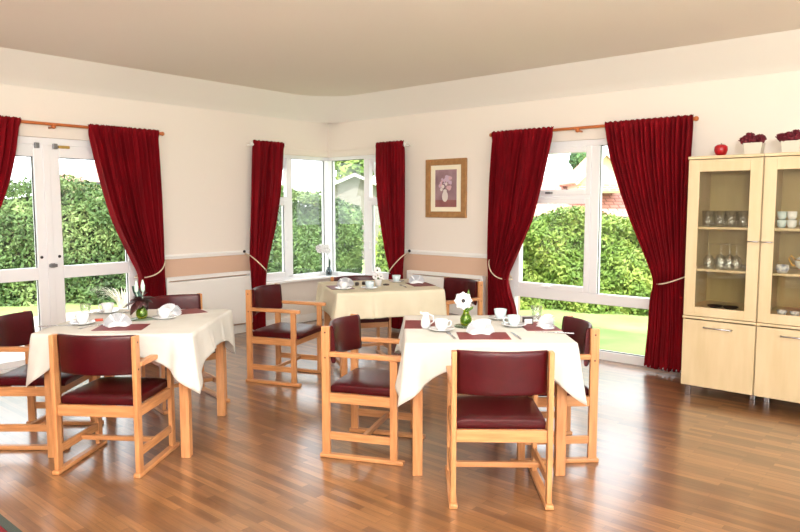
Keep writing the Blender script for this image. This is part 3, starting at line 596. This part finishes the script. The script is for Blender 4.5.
# ------------------------------------------------------------------ tables
def table(c, ang, label, w=.92, d=.92, ins=.035):
    t = thing('dining_table', label, 'table', c, ang); hx, hy = w / 2, d / 2
    boxes('tabletop', [(-hx, hx, -hy, hy, .725, .75)], 'beech_x', t, bevel=.004)
    for sx in (-1, 1):
        for sy in (-1, 1):
            x = sx * (hx - ins - .0275); y = sy * (hy - ins - .0275); boxes('leg', [(x - .0275, x + .0275, y - .0275, y + .0275, 0, .725)], 'beech', t, bevel=.003)
    k = .06
    boxes('apron', [(-hx + k + .03, hx - k - .03, -hy + k, -hy + k + .02, .665, .725), (-hx + k + .03, hx - k - .03, hy - k - .02, hy - k, .665, .725), (-hx + k, -hx + k + .02, -hy + k + .03, hy - k - .03, .665, .725), (hx - k - .02, hx - k, -hy + k + .03, hy - k - .03, .665, .725)], 'beech_x', t, bevel=.002)
    return t
def cloth(c, ang, label, hems, corners, m='linen', w=.92, d=.92, seed=0, kc=.13):
    """hems: drop of the front, right, back, left side; corners: drop at front-right, back-right, back-left, front-left"""
    rnd = random.Random(seed); hx, hy = w / 2 + .004, d / 2 + .004; rad = .02
    pts = []   # perimeter (x, y, nx, ny, drop, cornerness, s)
    segs = [((-hx, -hy), (hx, -hy), (0, -1), 0), ((hx, -hy), (hx, hy), (1, 0), 1), ((hx, hy), (-hx, hy), (0, 1), 2), ((-hx, hy), (-hx, -hy), (-1, 0), 3)]
    cd = {0: (corners[3], corners[0]), 1: (corners[0], corners[1]), 2: (corners[1], corners[2]), 3: (corners[2], corners[3])}
    for A, B, n, k in segs:
        L = math.hypot(B[0] - A[0], B[1] - A[1]); N = 64
        for i in range(N):
            t = i / N; x = A[0] + (B[0] - A[0]) * t; y = A[1] + (B[1] - A[1]) * t
            e0 = math.exp(-(t * L / kc) ** 1.25); e1 = math.exp(-((1 - t) * L / kc) ** 1.25)
            drop = hems[k] + (cd[k][0] - hems[k]) * e0 + (cd[k][1] - hems[k]) * e1
            pn = segs[(k - 1) % 4][2]; nn = segs[(k + 1) % 4][2]
            q0 = math.exp(-(t * L / .05) ** 2) * .5; q1 = math.exp(-((1 - t) * L / .05) ** 2) * .5
            nx = n[0] * (1 - q0 - q1) + pn[0] * q0 + nn[0] * q1; ny = n[1] * (1 - q0 - q1) + pn[1] * q0 + nn[1] * q1
            ln = math.hypot(nx, ny)
            pts.append((x, y, nx / ln, ny / ln, drop, math.exp(-(t * L / .10) ** 2) + math.exp(-((1 - t) * L / .10) ** 2), k * 9 + t * L, e0 - e1))
    ph = [rnd.uniform(0, 6.28) for _ in range(4)]
    bm = bmesh.new(); V = 14; rings = []
    for x, y, nx, ny, dr, cn, s, ed in pts:
        col = []
        for j in range(V + 1):
            v = j / V; z = dr * v
            flare = .004 + .07 * z * (1 + 1.2 * cn)
            wav = (.020 * sin(s * 17 + ph[0]) + .010 * sin(s * 31 + ph[1])) * (v ** 1.3) * min(1, dr / .2)
            crease = .03 * sin(ed * 9 + 1.0) * v * (1 - cn) * (abs(ed) > .05)
            o = flare + wav + crease; o = max(o, .003 + .02 * v)
            zz = TZ - z; 
            if j == 0: o = 0; zz = TZ
            col.append(bm.verts.new((x + nx * o, y + ny * o, zz - (.004 if j == 1 else 0))))
        rings.append(col)
    N = len(rings)
    for i in range(N):
        a, b = rings[i], rings[(i + 1) % N]
        for j in range(V): f = bm.faces.new((a[j], b[j], b[j + 1], a[j + 1])); f.smooth = True
    # top
    n = 64; grid = {}
    idx = lambda i, j: None
    for i in range(n + 1):
        for j in range(n + 1):
            if j == 0: v = rings[i % N][0] if i < n else rings[n][0]
            elif i == n: v = rings[n + j][0]
            elif j == n: v = rings[2 * n + (n - i)][0]
            elif i == 0: v = rings[(3 * n + (n - j)) % N][0]
            else:
                x = -hx + 2 * hx * i / n; y = -hy + 2 * hy * j / n
                v = bm.verts.new((x, y, TZ - .001 + .0012 * sin(9 * x + ph[2]) * sin(7 * y + ph[3])))
            grid[i, j] = v
    for i in range(n):
        for j in range(n): f = bm.faces.new((grid[i, j], grid[i + 1, j], grid[i + 1, j + 1], grid[i, j + 1])); f.smooth = True
    o = obj('tablecloth', bm, m, loc=(c[0], c[1], 0), rotz=ang, solid=.002); return tag(o, label, 'tablecloth')
RZ0 = YAW - pi / 2
TR = P(.495, 4.06); TL = P(-1.675, 4.33); TB = P(-.20, 6.25)
aR, aL, aB = RZ0, RZ0 + radians(0), RZ0 + radians(17)
table(TR, aR, 'square wooden dining table under the cream cloth nearest the right window')
table(TL, aL, 'square wooden dining table under the cream cloth by the garden doors')
table(TB, aB, 'wooden dining table under the yellowish cloth by the corner window', .96, .88)
cloth(TR, aR, 'cream linen cloth on the table nearest the right window', (.12, .19, .17, .15), (.33, .27, .28, .34), seed=1)
cloth(TL, aL, 'cream linen cloth on the table by the garden doors', (.12, .16, .18, .17), (.34, .33, .26, .31), seed=2)
cloth(TB, aB, 'yellowish cream cloth hanging straight on the corner window table', (.225, .22, .21, .22), (.25, .25, .25, .25), 'linen_gold', .96, .88, seed=3)

# ------------------------------------------------------------------ chairs (local +Y is forward)
def chair_proto():
    t = thing('dining_chair', 'x', 'chair'); W = .25
    bm = bmesh.new()   # seat cushion, waterfall front
    def f(u, v):
        a = u * 2 * pi; return (0, 0, 0)
    xs = [-.222, -.214, -.19, -.1, 0, .1, .19, .214, .222]; ys = [-.205, -.197, -.175, -.09, 0, .09, .17, .215, .238, .245]
    def top(x, y):
        e = max(abs(x) / .222, 0); z = .452 - .016 * e ** 8
        if y > .17: z -= .02 * ((y - .17) / .075) ** 2
        if y < -.18: z -= .012 * ((-.18 - y) / .025) ** 2
        return z - .006 * (1 - e * e) * cos(y * 5)
    T = [[bm.verts.new((x, y, top(x, y))) for y in ys] for x in xs]; B = [[bm.verts.new((x * .98, min(y, .235), .392)) for y in ys] for x in xs]
    for i in range(len(xs) - 1):
        for j in range(len(ys) - 1):
            bm.faces.new((T[i][j], T[i + 1][j], T[i + 1][j + 1], T[i][j + 1])).smooth = True; bm.faces.new((B[i][j], B[i][j + 1], B[i + 1][j + 1], B[i + 1][j])).smooth = True
    for i in range(len(xs) - 1):
        for j, s in ((0, 1), (len(ys) - 1, -1)): bm.faces.new((T[i][j], T[i + 1][j], B[i + 1][j], B[i][j])).smooth = True
    for j in range(len(ys) - 1):
        for i in (0, len(xs) - 1): bm.faces.new((T[i][j], T[i][j + 1], B[i][j + 1], B[i][j])).smooth = True
    obj('seat', bm, 'burgundy_vinyl', t, bevel=.006)
    bm = bmesh.new()   # curved padded backrest
    def bk(u, v):
        a = 2 * pi * v; x = -.223 + .446 * u; bow = -.07 * cos(pi * x / .46) + .026
        hz = .112; th = .017
        # superellipse section
        cz = abs(cos(a)) ** .35 * (1 if cos(a) > 0 else -1) * hz; cy = abs(sin(a)) ** .6 * (1 if sin(a) > 0 else -1) * th
        return (x, -.212 + bow + cy - (cz) * .06, .678 + cz + .004 * cos(pi * x / .46))
    g = bm_grid(bm, bk, 20, 28)
    for e in (g[0], g[-1]): bm.faces.new([q for q in e[:-1]])
    bmesh.ops.remove_doubles(bm, verts=bm.verts, dist=.0005)
    obj('backrest', bm, 'burgundy_vinyl', t)
    for s in (-1, 1):
        x0, x1 = (W - .026, W) if s > 0 else (-W, -W + .026)
        lg = boxes('rear_leg', [(x0, x1, -.25, -.20, .024, .79)], 'beech', t, bevel=.004)
        boxes('front_leg', [(x0, x1, .175, .22, .024, .615)], 'beech', t, bevel=.004)
        bm = bmesh.new(); xm = (x0 + x1) / 2   # armrest, slightly rounded front
        pr = [(-.20, .018), (-.1, .020), (.1, .025), (.20, .028), (.245, .024), (.26, .012)]
        L_ = [[bm.verts.new((xm + sx * w_, y, z)) for (y, w_) in pr] for sx, z in ((-1, .612), (1, .612), (1, .64), (-1, .64))]
        for k in range(4):
            for j in range(len(pr) - 1): bm.faces.new((L_[k][j], L_[(k + 1) % 4][j], L_[(k + 1) % 4][j + 1], L_[k][j + 1]))
        bm.faces.new([L_[k][0] for k in range(4)]); bm.faces.new([L_[k][-1] for k in range(4)]); obj('armrest', bm, 'beech_y', t, bevel=.005)
        boxes('runner', [(xm - .021, xm + .021, -.262, .258, 0, .025)], 'beech_y', t, bevel=.006)
        boxes('side_rail', [(x0 + .004, x1 - .004, -.20, .175, .112, .158)], 'beech_y', t, bevel=.003)
        boxes('seat_rail', [(x0 + .003, x1 - .003, -.20, .175, .335, .392)], 'beech_y', t, bevel=.003)
        for z in (.755, .605):
            bm = bmesh.new(); xx = s * W; bm_tube(bm, [(xx - s * .004, -.225, z), (xx + s * .0012, -.225, z)], .006, 10); obj('screw_plug', bm, 'plug', lg)
    boxes('cross_rail', [(-W + .026, W - .026, -.236, -.214, .333, .395)], 'beech_x', t, bevel=.003)
    boxes('cross_rail', [(-W + .026, W - .026, .182, .204, .335, .392)], 'beech_x', t, bevel=.003)
    boxes('stretcher', [(-W + .022, W - .022, -.012, .014, .118, .146)], 'beech_x', t, bevel=.003)
    return t
for a, b, hd, lab in (
    (.508, 3.475, 88.5, 'burgundy and beech armchair seen from behind at the nearest table, front centre-right'),
    (-.154, 4.09, -17, 'burgundy armchair facing right, pushed against the left side of the nearest table'),
    (.885, 4.07, 184, 'burgundy armchair by the right window, facing left into the nearest table'),
    (-.985, 5.80, -20, 'burgundy armchair standing free left of the corner window table, facing right'),
    (-.385, 6.54, -73, 'burgundy chair tucked in behind the corner window table, mostly hidden by the cloth'),
    (.43, 6.335, 218, 'burgundy chair right of the corner window table, only its back showing'),
    (-1.66, 3.88, 84.5, 'burgundy armchair seen from behind at the left table by the garden doors'),
    (-2.30, 4.29, 0, 'burgundy armchair at the left photo edge, facing right to the left table'),
    (-1.66, 5.09, -50.5, 'burgundy chair behind the left table, its back to the left radiator')):
    put('chair', chair_proto, P(a, b), HD(hd), lab, None)

# ------------------------------------------------------------------ place settings
def item(key, maker, a, b, ang, label, dz=0, group=None): return put(key, maker, P(a, b, TZ + dz), RZ0 + radians(ang), label, group, {'napkin': .8, 'tumbler': 1.0}.get(key))
NT = 'nearest table'
# right (nearest) table
item('mat', mk_mat, .475, 3.80, 0, 'dark red placemat at the front edge of the nearest table')
item('mat', mk_mat, .135, 4.17, 88, 'dark red placemat at the left edge of the nearest table')
item('mat', mk_mat, .855, 4.10, 92, 'dark red placemat at the right edge of the nearest table')
item('napkin', mk_napkin, .465, 3.86, 0, 'white fan napkin on the front placemat of the nearest table', .003)
item('napkin', mk_napkin, .885, 4.06, -70, 'white folded napkin at the right edge of the nearest table', .003)
item('fork', mk_fork, .293, 3.80, 8, 'steel fork left of the front placemat on the nearest table')
item('knife', mk_knife, .662, 3.80, 4, 'steel knife right of the front placemat on the nearest table')
item('knife', mk_knife, .905, 3.89, 70, 'steel knife below the right napkin on the nearest table')
cup_saucer(.245, 3.955, 'teacup at the left front of the nearest table', -.5)
cup_saucer(.655, 4.36, 'teacup at the back of the nearest table, behind the fan napkin', 0, True)
cup_saucer(.70, 4.10, 'teacup right of the fan napkin on the nearest table', 2.4, True)
item('cup', mk_cup, .505, 3.985, 140, 'white teacup directly behind the fan napkin on the nearest table')
def mk_jug():
    t = thing('milk_jug', 'x', 'jug'); bm = bmesh.new(); bm_lathe(bm, [(0, .002), (.022, 0), (.03, .02), (.028, .05), (.018, .075), (.022, .095), (.020, .095), (.016, .075), (.024, .05), (0, .01)], 20); obj('body', bm, 'china', t)
    bm = bmesh.new(); bm_tube(bm, [(-.02, 0, .085), (-.045, 0, .075), (-.048, 0, .04), (-.028, 0, .025)], .004, 8); obj('handle', bm, 'china', t)
    bm = bmesh.new(); bm_tube(bm, [(.018, 0, .085), (.033, 0, .1)], .008, 8, r1=.005); obj('spout', bm, 'china', t); return t
item('jug', mk_jug, .155, 4.03, 180, 'slim white milk jug at the left of the nearest table', .003)
def anemone(bm, c, r, nrm, mp=0, mc=1, petals=8):
    nrm = Vector(nrm).normalized(); u = nrm.orthogonal().normalized(); w = nrm.cross(u); c = Vector(c)
    for lay in range(2):
        for k in range(petals):
            a = 2 * pi * (k + .5 * lay) / petals; d = u * cos(a) + w * sin(a); e = nrm.cross(d); R = r * (1 - .12 * lay)
            def f(s, v): return c + d * R * (.1 + .9 * v) + e * (s - .5) * R * .85 * sin(pi * min(1, .15 + .8 * v)) + nrm * (.012 * v * v + .006 * lay + .006 * cos(pi * (s - .5)))
            bm_grid(bm, f, 4, 5, mp)
    bm_sphere(bm, c + nrm * .012, r * .22, mc)
def vase(a, b, label, kind):
    p = P(a, b, TZ)
    bm = bmesh.new(); bm_lathe(bm, [(0, 0), (.070, 0), (.073, .004), (.070, .008), (0, .008)], 32); one('glass_coaster', bm, 'pale_green_glass', 'pale green glass disc under the flower vase on the ' + label.split(' on the ')[-1], 'coaster', p)
    v = thing('flower_vase', label, 'vase', p + Vector((0, 0, .008)), RZ0)
    bm = bmesh.new(); bm_lathe(bm, [(0, 0), (.026, 0), (.036, .02), (.036, .045), (.020, .075), (.016, .09), (.021, .10), (.019, .10), (.014, .09), (.018, .075), (.033, .045), (.033, .02), (0, .006)], 24); obj('glass_body', bm, 'green_glass', v)
    bm = bmesh.new(); bm_lathe(bm, [(0, .007), (.032, .02), (.032, .045), (.02, .068), (0, .068)], 20); obj('green_filling', bm, 'stem_green' if kind == 'w' else 'stem_green', v)
    return v
v = vase(.405, 4.10, 'green glass vase with a white black-eyed flower on the nearest table', 'w')
bm = bmesh.new(); bm_tube(bm, [(0, 0, .03), (-.005, -.01, .1), (-.018, -.02, .145)], .003, 6); obj('stem', bm, 'stem_green', v)
bm = bmesh.new(); anemone(bm, (-.02, -.03, .155), .055, (-.1, -1, .25)); obj('flower', bm, ['petal_white', 'black_center'], v, solid=.001)
bm = bmesh.new()
for k, (x, z, y) in enumerate(((.02, .16, .02), (.045, .10, 0), (.02, .2, .03))):
    bm_grid(bm, lambda s, q: (x * q + (s - .5) * .03 * sin(pi * q), y, .08 + (z - .06) * q), 3, 8)
obj('leaf', bm, 'stem_green', v, solid=.001)
bm = bmesh.new(); bm_box(bm, -.03, .03, -.022, .022, 0, .045); bm_box(bm, -.024, .024, -.0225, -.0215, .008, .037, 1)
one('sachet_holder', bm, ['dark_stuff', 'china'], 'small dark sachet holder on the right of the nearest table', 'sachet holder', P(.80, 4.18, TZ), RZ0, bevel=.003)
item('tumbler', mk_tumbler, .885, 4.33, 0, 'clear glass tumbler at the back right of the nearest table')
# left table
item('mat', mk_mat, -1.70, 4.07, 6, 'dark red placemat at the front of the left table')
item('napkin', mk_napkin, -1.735, 4.10, 20, 'white fan napkin on the front placemat of the left table', .003)
item('fork', mk_fork, -1.885, 4.09, -30, 'steel fork left of the front placemat on the left table')
item('mat', mk_mat, -1.52, 4.66, 35, 'dark red placemat on the far side of the left table')
cup_saucer(-1.985, 4.17, 'teacup at the left front of the left table', 2.6)
cup_saucer(-2.02, 4.62, 'teacup at the back left of the left table', 2.2)
cup_saucer(-1.545, 4.38, 'teacup in front of the tall napkin on the left table', 0)
item('napkin', mk_napkin, -1.555, 4.50, 0, 'tall white fan napkin behind the right teacup on the left table', .003)
item('tumbler', mk_tumbler, -2.08, 4.42, 0, 'clear glass tumbler between the two left teacups on the left table')
item('knife', mk_knife, -1.90, 4.66, -25, 'steel knife at the back of the left table')
item('knife', mk_knife, -2.12, 4.12, -75, 'steel knife at the left corner of the left table')
bm = bmesh.new(); bm_box(bm, -.025, .025, -.012, .012, 0, .016); one('sugar_sachet', bm, 'orange_pack', 'small orange-red sachet beside the left teacup on the left table', 'sachet', P(-1.94, 4.30, TZ), RZ0 + .4, bevel=.003)
v = vase(-1.685, 4.36, 'green glass vase with dark red leaves on the left table', 'd')
bm = bmesh.new(); rq = random.Random(9)
for k in range(24):
    a = rq.uniform(0, 6.28); L = rq.uniform(.07, .125); el = rq.uniform(-.95, 1.35); w = rq.uniform(.024, .036)
    d = Vector((cos(a) * cos(el), sin(a) * cos(el), sin(el))); e = d.cross(Vector((0, 0, 1))).normalized()
    bm_grid(bm, lambda s, q: Vector((0, 0, .125)) + d * L * q + e * (s - .5) * 2 * w * sin(pi * min(.98, .08 + .9 * q)) + Vector((0, 0, -.04 * q * q)), 4, 7)
obj('red_leaves', bm, 'dark_leaf', v, solid=.001)
bm = bmesh.new()
for x, y in ((-.035, 0), (-.05, .02)): bm_grid(bm, lambda s, q: (x * q * 1.2 + (s - .5) * .05 * sin(pi * min(.95, .2 + .7 * q)), y, .10 + .11 * q), 4, 7)
obj('teal_leaf', bm, 'teal_leaf', v, solid=.001)
bm = bmesh.new()
for x, h in ((-.03, .25), (.012, .255)):
    bm_tube(bm, [(x * .3, 0, .08), (x, 0, h - .08)], .003, 6); bm_lathe(bm, [(0, 0), (.012, .02), (.013, .05), (.004, .085), (0, .09)], 12, (x, 0, h - .09))
obj('pale_bud', bm, 'pale_bud', v)
# corner window table
item('mat', mk_mat, .19, 6.32, 17 + 90, 'dark red placemat on the right of the corner window table')
item('mat', mk_mat, -.545, 6.09, 17 + 90, 'dark red placemat on the left of the corner window table')
item('napkin', mk_napkin, .16, 6.40, 17, 'white folded napkin on the right placemat of the corner window table', .003)
item('napkin', mk_napkin, -.50, 6.16, 17, 'white folded napkin on the left placemat of the corner window table', .003)
cup_saucer(-.27, 5.97, 'teacup at the front of the corner window table', 1, True)
cup_saucer(-.035, 6.50, 'teacup at the back right of the corner window table', 1, True)
cup_saucer(-.50, 5.93, 'teacup at the front left of the corner window table', 1)
item('fork', mk_fork, .03, 6.16, 17, 'steel fork in the middle of the corner window table')
for a, b, l in ((-.40, 6.24, 'small dark sauce pot behind the cups of the corner window table'), (-.34, 6.30, 'small dark sauce pot beside the white flower pot, corner window table')):
    bm = bmesh.new(); bm_lathe(bm, [(0, 0), (.016, 0), (.02, .02), (.014, .03), (0, .03)], 14); one('sauce_pot', bm, 'dark_stuff', l, 'pot', P(a, b, TZ))
bm = bmesh.new(); bm_lathe(bm, [(0, 0), (.03, 0), (.03, .01), (.02, .014), (0, .014)], 16); one('dark_dish', bm, 'dark_stuff', 'small dark dish right of the white flower pot, corner window table', 'dish', P(-.13, 6.26, TZ))
v = thing('flower_pot', 'white pot of white black-eyed flowers on the corner window table', 'flower pot', P(-.20, 6.20, TZ), RZ0)
bm = bmesh.new(); bm_lathe(bm, [(0, 0), (.026, 0), (.036, .06), (.038, .065), (.034, .065), (.030, .05), (0, .05)], 24); obj('pot', bm, 'china', v)
bm = bmesh.new(); rq = random.Random(3)
for k in range(14):
    a = rq.uniform(0, 6.28); L = rq.uniform(.03, .06); d = Vector((cos(a) * .8, sin(a) * .8, rq.uniform(.2, 1))).normalized(); e = d.cross(Vector((0, 0, 1))).normalized()
    bm_grid(bm, lambda s, q: Vector((0, 0, .055)) + d * L * q + e * (s - .5) * .022 * sin(pi * min(.95, .1 + .85 * q)), 3, 5)
bm_tube(bm, [(0, 0, .05), (-.01, 0, .12)], .002, 6)
obj('leaves', bm, 'stem_green', v, solid=.001)
for x, y, z, r in ((-.027, -.03, .088, .026), (.025, -.03, .09, .026), (-.008, -.01, .145, .034)):
    bm = bmesh.new(); anemone(bm, (x, y, z), r, (0, -1, .15)); obj('flower', bm, ['petal_white', 'black_center'], v, solid=.001)
# orchid on the window sill
v = thing('orchid_vase', 'grey glass vase with a white orchid spray on the corner window sill', 'vase', (6.095, 6.50, .575), 0)
bm = bmesh.new(); bm_lathe(bm, [(0, 0), (.034, 0), (.04, .03), (.036, .075), (.022, .10), (.024, .115), (.022, .115), (.02, .1), (.033, .075), (.036, .03), (0, .006)], 24); obj('glass_body', bm, 'grey_glass', v)
bm = bmesh.new(); bm_tube(bm, [(0, 0, .02), (0, 0, .2), (-.03, .0, .33), (-.10, .01, .37), (-.17, .0, .35)], .003, 6)
bm_grid(bm, lambda s, q: (.01 + (s - .5) * .035 * sin(pi * min(.95, .1 + .85 * q)), -.01 * q, .09 + .14 * q), 3, 6); obj('stem', bm, 'teal_leaf', v, solid=.001)
for x, z in ((-.02, .33), (-.05, .385), (-.10, .345), (-.135, .39), (-.17, .345), (-.19, .375)):
    bm = bmesh.new(); anemone(bm, (x, -.01, z), .042, (-.6, -.8, .05), 0, 0, 5); obj('orchid_flower', bm, ['petal_white'], v, solid=.001)

# ------------------------------------------------------------------ cabinet contents and ornaments
def shelf_z(k): return (1.335, 1.01, .705)[k]
gy = 1.749 - .262; k_ = 0
for y in (.13, .047, -.036, -.119):
    for x in (.09, .19): put('tumbler', mk_tumbler, (5.431 + x, gy + y, 1.335), 0, 'clear tumbler in the two rows on the upper shelf of the left cabinet', 'tumblers on the upper cabinet shelf', 1.3)
for y, x in ((.11, .09), (.02, .09), (-.035, .09), (-.085, .09), (.06, .2), (-.01, .2)):
    put('wine', mk_wine, (5.431 + x, gy + y, 1.01), 0, 'upturned stemmed glass on the middle shelf of the left cabinet', 'upturned wine glasses on the middle cabinet shelf', 1.2)
bm = bmesh.new(); bm_lathe(bm, [(0, 0), (.025, 0), (.027, .05), (.024, .05), (.022, .008), (0, .008)], 18); one('small_tumbler', bm, 'tumbler_glass', 'short glass at the right end of the middle shelf, left cabinet', 'glass', (5.431 + .09, gy - .145, 1.01))
for y, l in ((.06, 'dark oval dish at the left of the bottom glass shelf, left cabinet'), (-.05, 'dark oval dish at the right of the bottom glass shelf, left cabinet')):
    bm = bmesh.new(); bm_lathe(bm, [(0, .002), (.035, 0), (.06, .018), (.058, .02), (.035, .006), (0, .006)], 24); one('dark_dish', bm, 'dark_stuff', l, 'dish', (5.431 + .12, gy + y, .705))
gy2 = 1.221 - .262
for y, where in ((.15, 'left'), (.085, 'right')):
    for lv in (0, 1):
        bm = bmesh.new(); r = .03; bm_lathe(bm, [(0, .003), (.02, 0), (.03, .02), (.032, .06), (.029, .06), (.027, .02), (0, .008)], 22)
        one('stacked_cup', bm, 'china_blue' if where == 'left' else 'china', ('upper' if lv else 'lower') + f' cup of the {where} stack on the upper shelf, right cabinet', 'cup', (5.431 + .09, gy2 + y, 1.335 + lv * .061))
t = thing('lidded_sugar_bowl', 'white lidded bowl right of the stacked cups in the right cabinet', 'bowl', (5.431 + .1, gy2 - .005, 1.335))
bm = bmesh.new(); bm_lathe(bm, [(0, 0), (.03, 0), (.048, .035), (.042, .07), (.036, .075), (0, .075)], 24); obj('bowl', bm, 'china', t)
bm = bmesh.new(); bm_lathe(bm, [(.037, .076), (.025, .092), (.006, .096), (.008, .106), (0, .108)], 24); obj('lid', bm, 'china', t)
t = thing('soup_tureen', 'white gold-edged tureen on the middle shelf of the right cabinet', 'tureen', (5.431 + .15, gy2 - .02, 1.01))
bm = bmesh.new(); bm_lathe(bm, [(0, 0), (.045, 0), (.035, .015), (.075, .05), (.085, .085), (.078, .1), (.074, .1), (.07, .05), (0, .03)], 28); obj('bowl', bm, 'china', t)
bm = bmesh.new(); bm_lathe(bm, [(.08, .101), (.05, .125), (.012, .135), (.014, .15), (0, .153)], 28); obj('lid', bm, 'china', t)
bm = bmesh.new(); bm_lathe(bm, [(.0835, .094), (.0865, .098), (.0835, .102), (.081, .098), (.0835, .094)], 28); obj('gold_rim', bm, 'gold', t)
for s in (-1, 1):
    bm = bmesh.new(); bm_tube(bm, [(0, s * .078, .09), (0, s * .11, .125), (0, s * .125, .10), (0, s * .10, .055), (0, s * .07, .05)], .006, 8); obj('handle', bm, 'gold', t)
bm = bmesh.new(); bm_lathe(bm, [(0, 0), (.03, 0), (.045, .03), (.04, .06), (.037, .06), (.03, .02), (0, .01)], 22); one('patterned_cup', bm, 'blue_pattern', 'blue-grey patterned cup left of the tureen in the right cabinet', 'cup', (5.431 + .09, gy2 + .13, 1.01))
for k in range(3):
    y = gy2 + .12 - k * .085; bm = bmesh.new(); bm_lathe(bm, [(0, .002), (.025, 0), (.036, .03), (.033, .03), (.02, .006), (0, .006)], 20)
    one('patterned_bowl', bm, 'blue_pattern', ('leftmost', 'middle', 'rightmost')[k] + ' small patterned bowl on the bottom glass shelf, right cabinet', 'bowl', (5.431 + .09, y, .705))
t = thing('apple_ornament', 'shiny red apple ornament on top of the left cabinet', 'ornament', (5.431 + .06, 1.535, 1.872))
bm = bmesh.new(); bm_lathe(bm, [(0, .006), (.012, 0), (.030, .008), (.038, .03), (.036, .048), (.022, .058), (.006, .052), (0, .046)], 24); obj('body', bm, 'apple_red', t); t.scale = (1.25, 1.25, 1.45)
bm = bmesh.new(); bm_tube(bm, [(0, 0, .045), (.004, 0, .066)], .0025, 6); obj('stalk', bm, 'plug', t)
def flowerpot(y, label, seed):
    t = thing('flower_planter', label, 'planter', (5.431 + .075, y, 1.872)); t.scale = (1.3, 1.3, 1.3); rq = random.Random(seed)
    bm = bmesh.new(); w0, w1 = .042, .05
    a = [bm.verts.new((sx * w0 * .8, sy * w0, 0)) for sx, sy in ((-1, -1), (1, -1), (1, 1), (-1, 1))]; b = [bm.verts.new((sx * w1 * .8, sy * w1, .065)) for sx, sy in ((-1, -1), (1, -1), (1, 1), (-1, 1))]
    bm.faces.new(a); bm.faces.new(b); [bm.faces.new((a[i], a[(i + 1) % 4], b[(i + 1) % 4], b[i])) for i in range(4)]; obj('pot', bm, 'pot_cream', t, bevel=.003)
    for k in range(20):
        a = rq.uniform(0, 6.28); q = rq.uniform(.1, 1) ** .5; c = Vector((cos(a) * .035 * q, sin(a) * .066 * q, .075 + .03 * (1 - q) + rq.uniform(-.012, .012))); bm = bmesh.new()
        for j in range(3):
            for m_ in range(6):
                th = 2 * pi * m_ / 6 + j * .5; d = Vector((cos(th), sin(th), .3 + j * .7)).normalized(); e = d.cross(Vector((0, 0, 1))).normalized()
                bm_grid(bm, lambda s, p: c + d * .026 * p + e * (s - .5) * .026 * sin(pi * min(.9, .15 + .75 * p)) + Vector((0, 0, .004 * sin(pi * s))), 3, 3)
        bm_sphere(bm, c, .014); obj('rose', bm, 'dark_red_flower', t, solid=.001)
flowerpot(1.312, 'cream pot of dark red flowers on top, above the join of the cabinets', 11)
flowerpot(1.065, 'cream pot of dark red flowers on top of the right cabinet, by the photo edge', 12)
# ------------------------------------------------------------------ rug
t = thing('rug', 'dark red rug with grey-green border at the bottom left corner of the floor', 'rug', (-.2, 2.6, 0))
boxes('pile', [(-1.3, 1.275, -2.35, 2.6, .0, .010)], 'rug_red', t); boxes('border', [(1.275, 1.318, -2.41, 2.66, 0, .012), (-1.36, -1.3, -2.41, 2.66, 0, .012), (-1.3, 1.275, 2.6, 2.66, 0, .012), (-1.3, 1.275, -2.41, -2.35, 0, .012)], 'rug_edge', t)
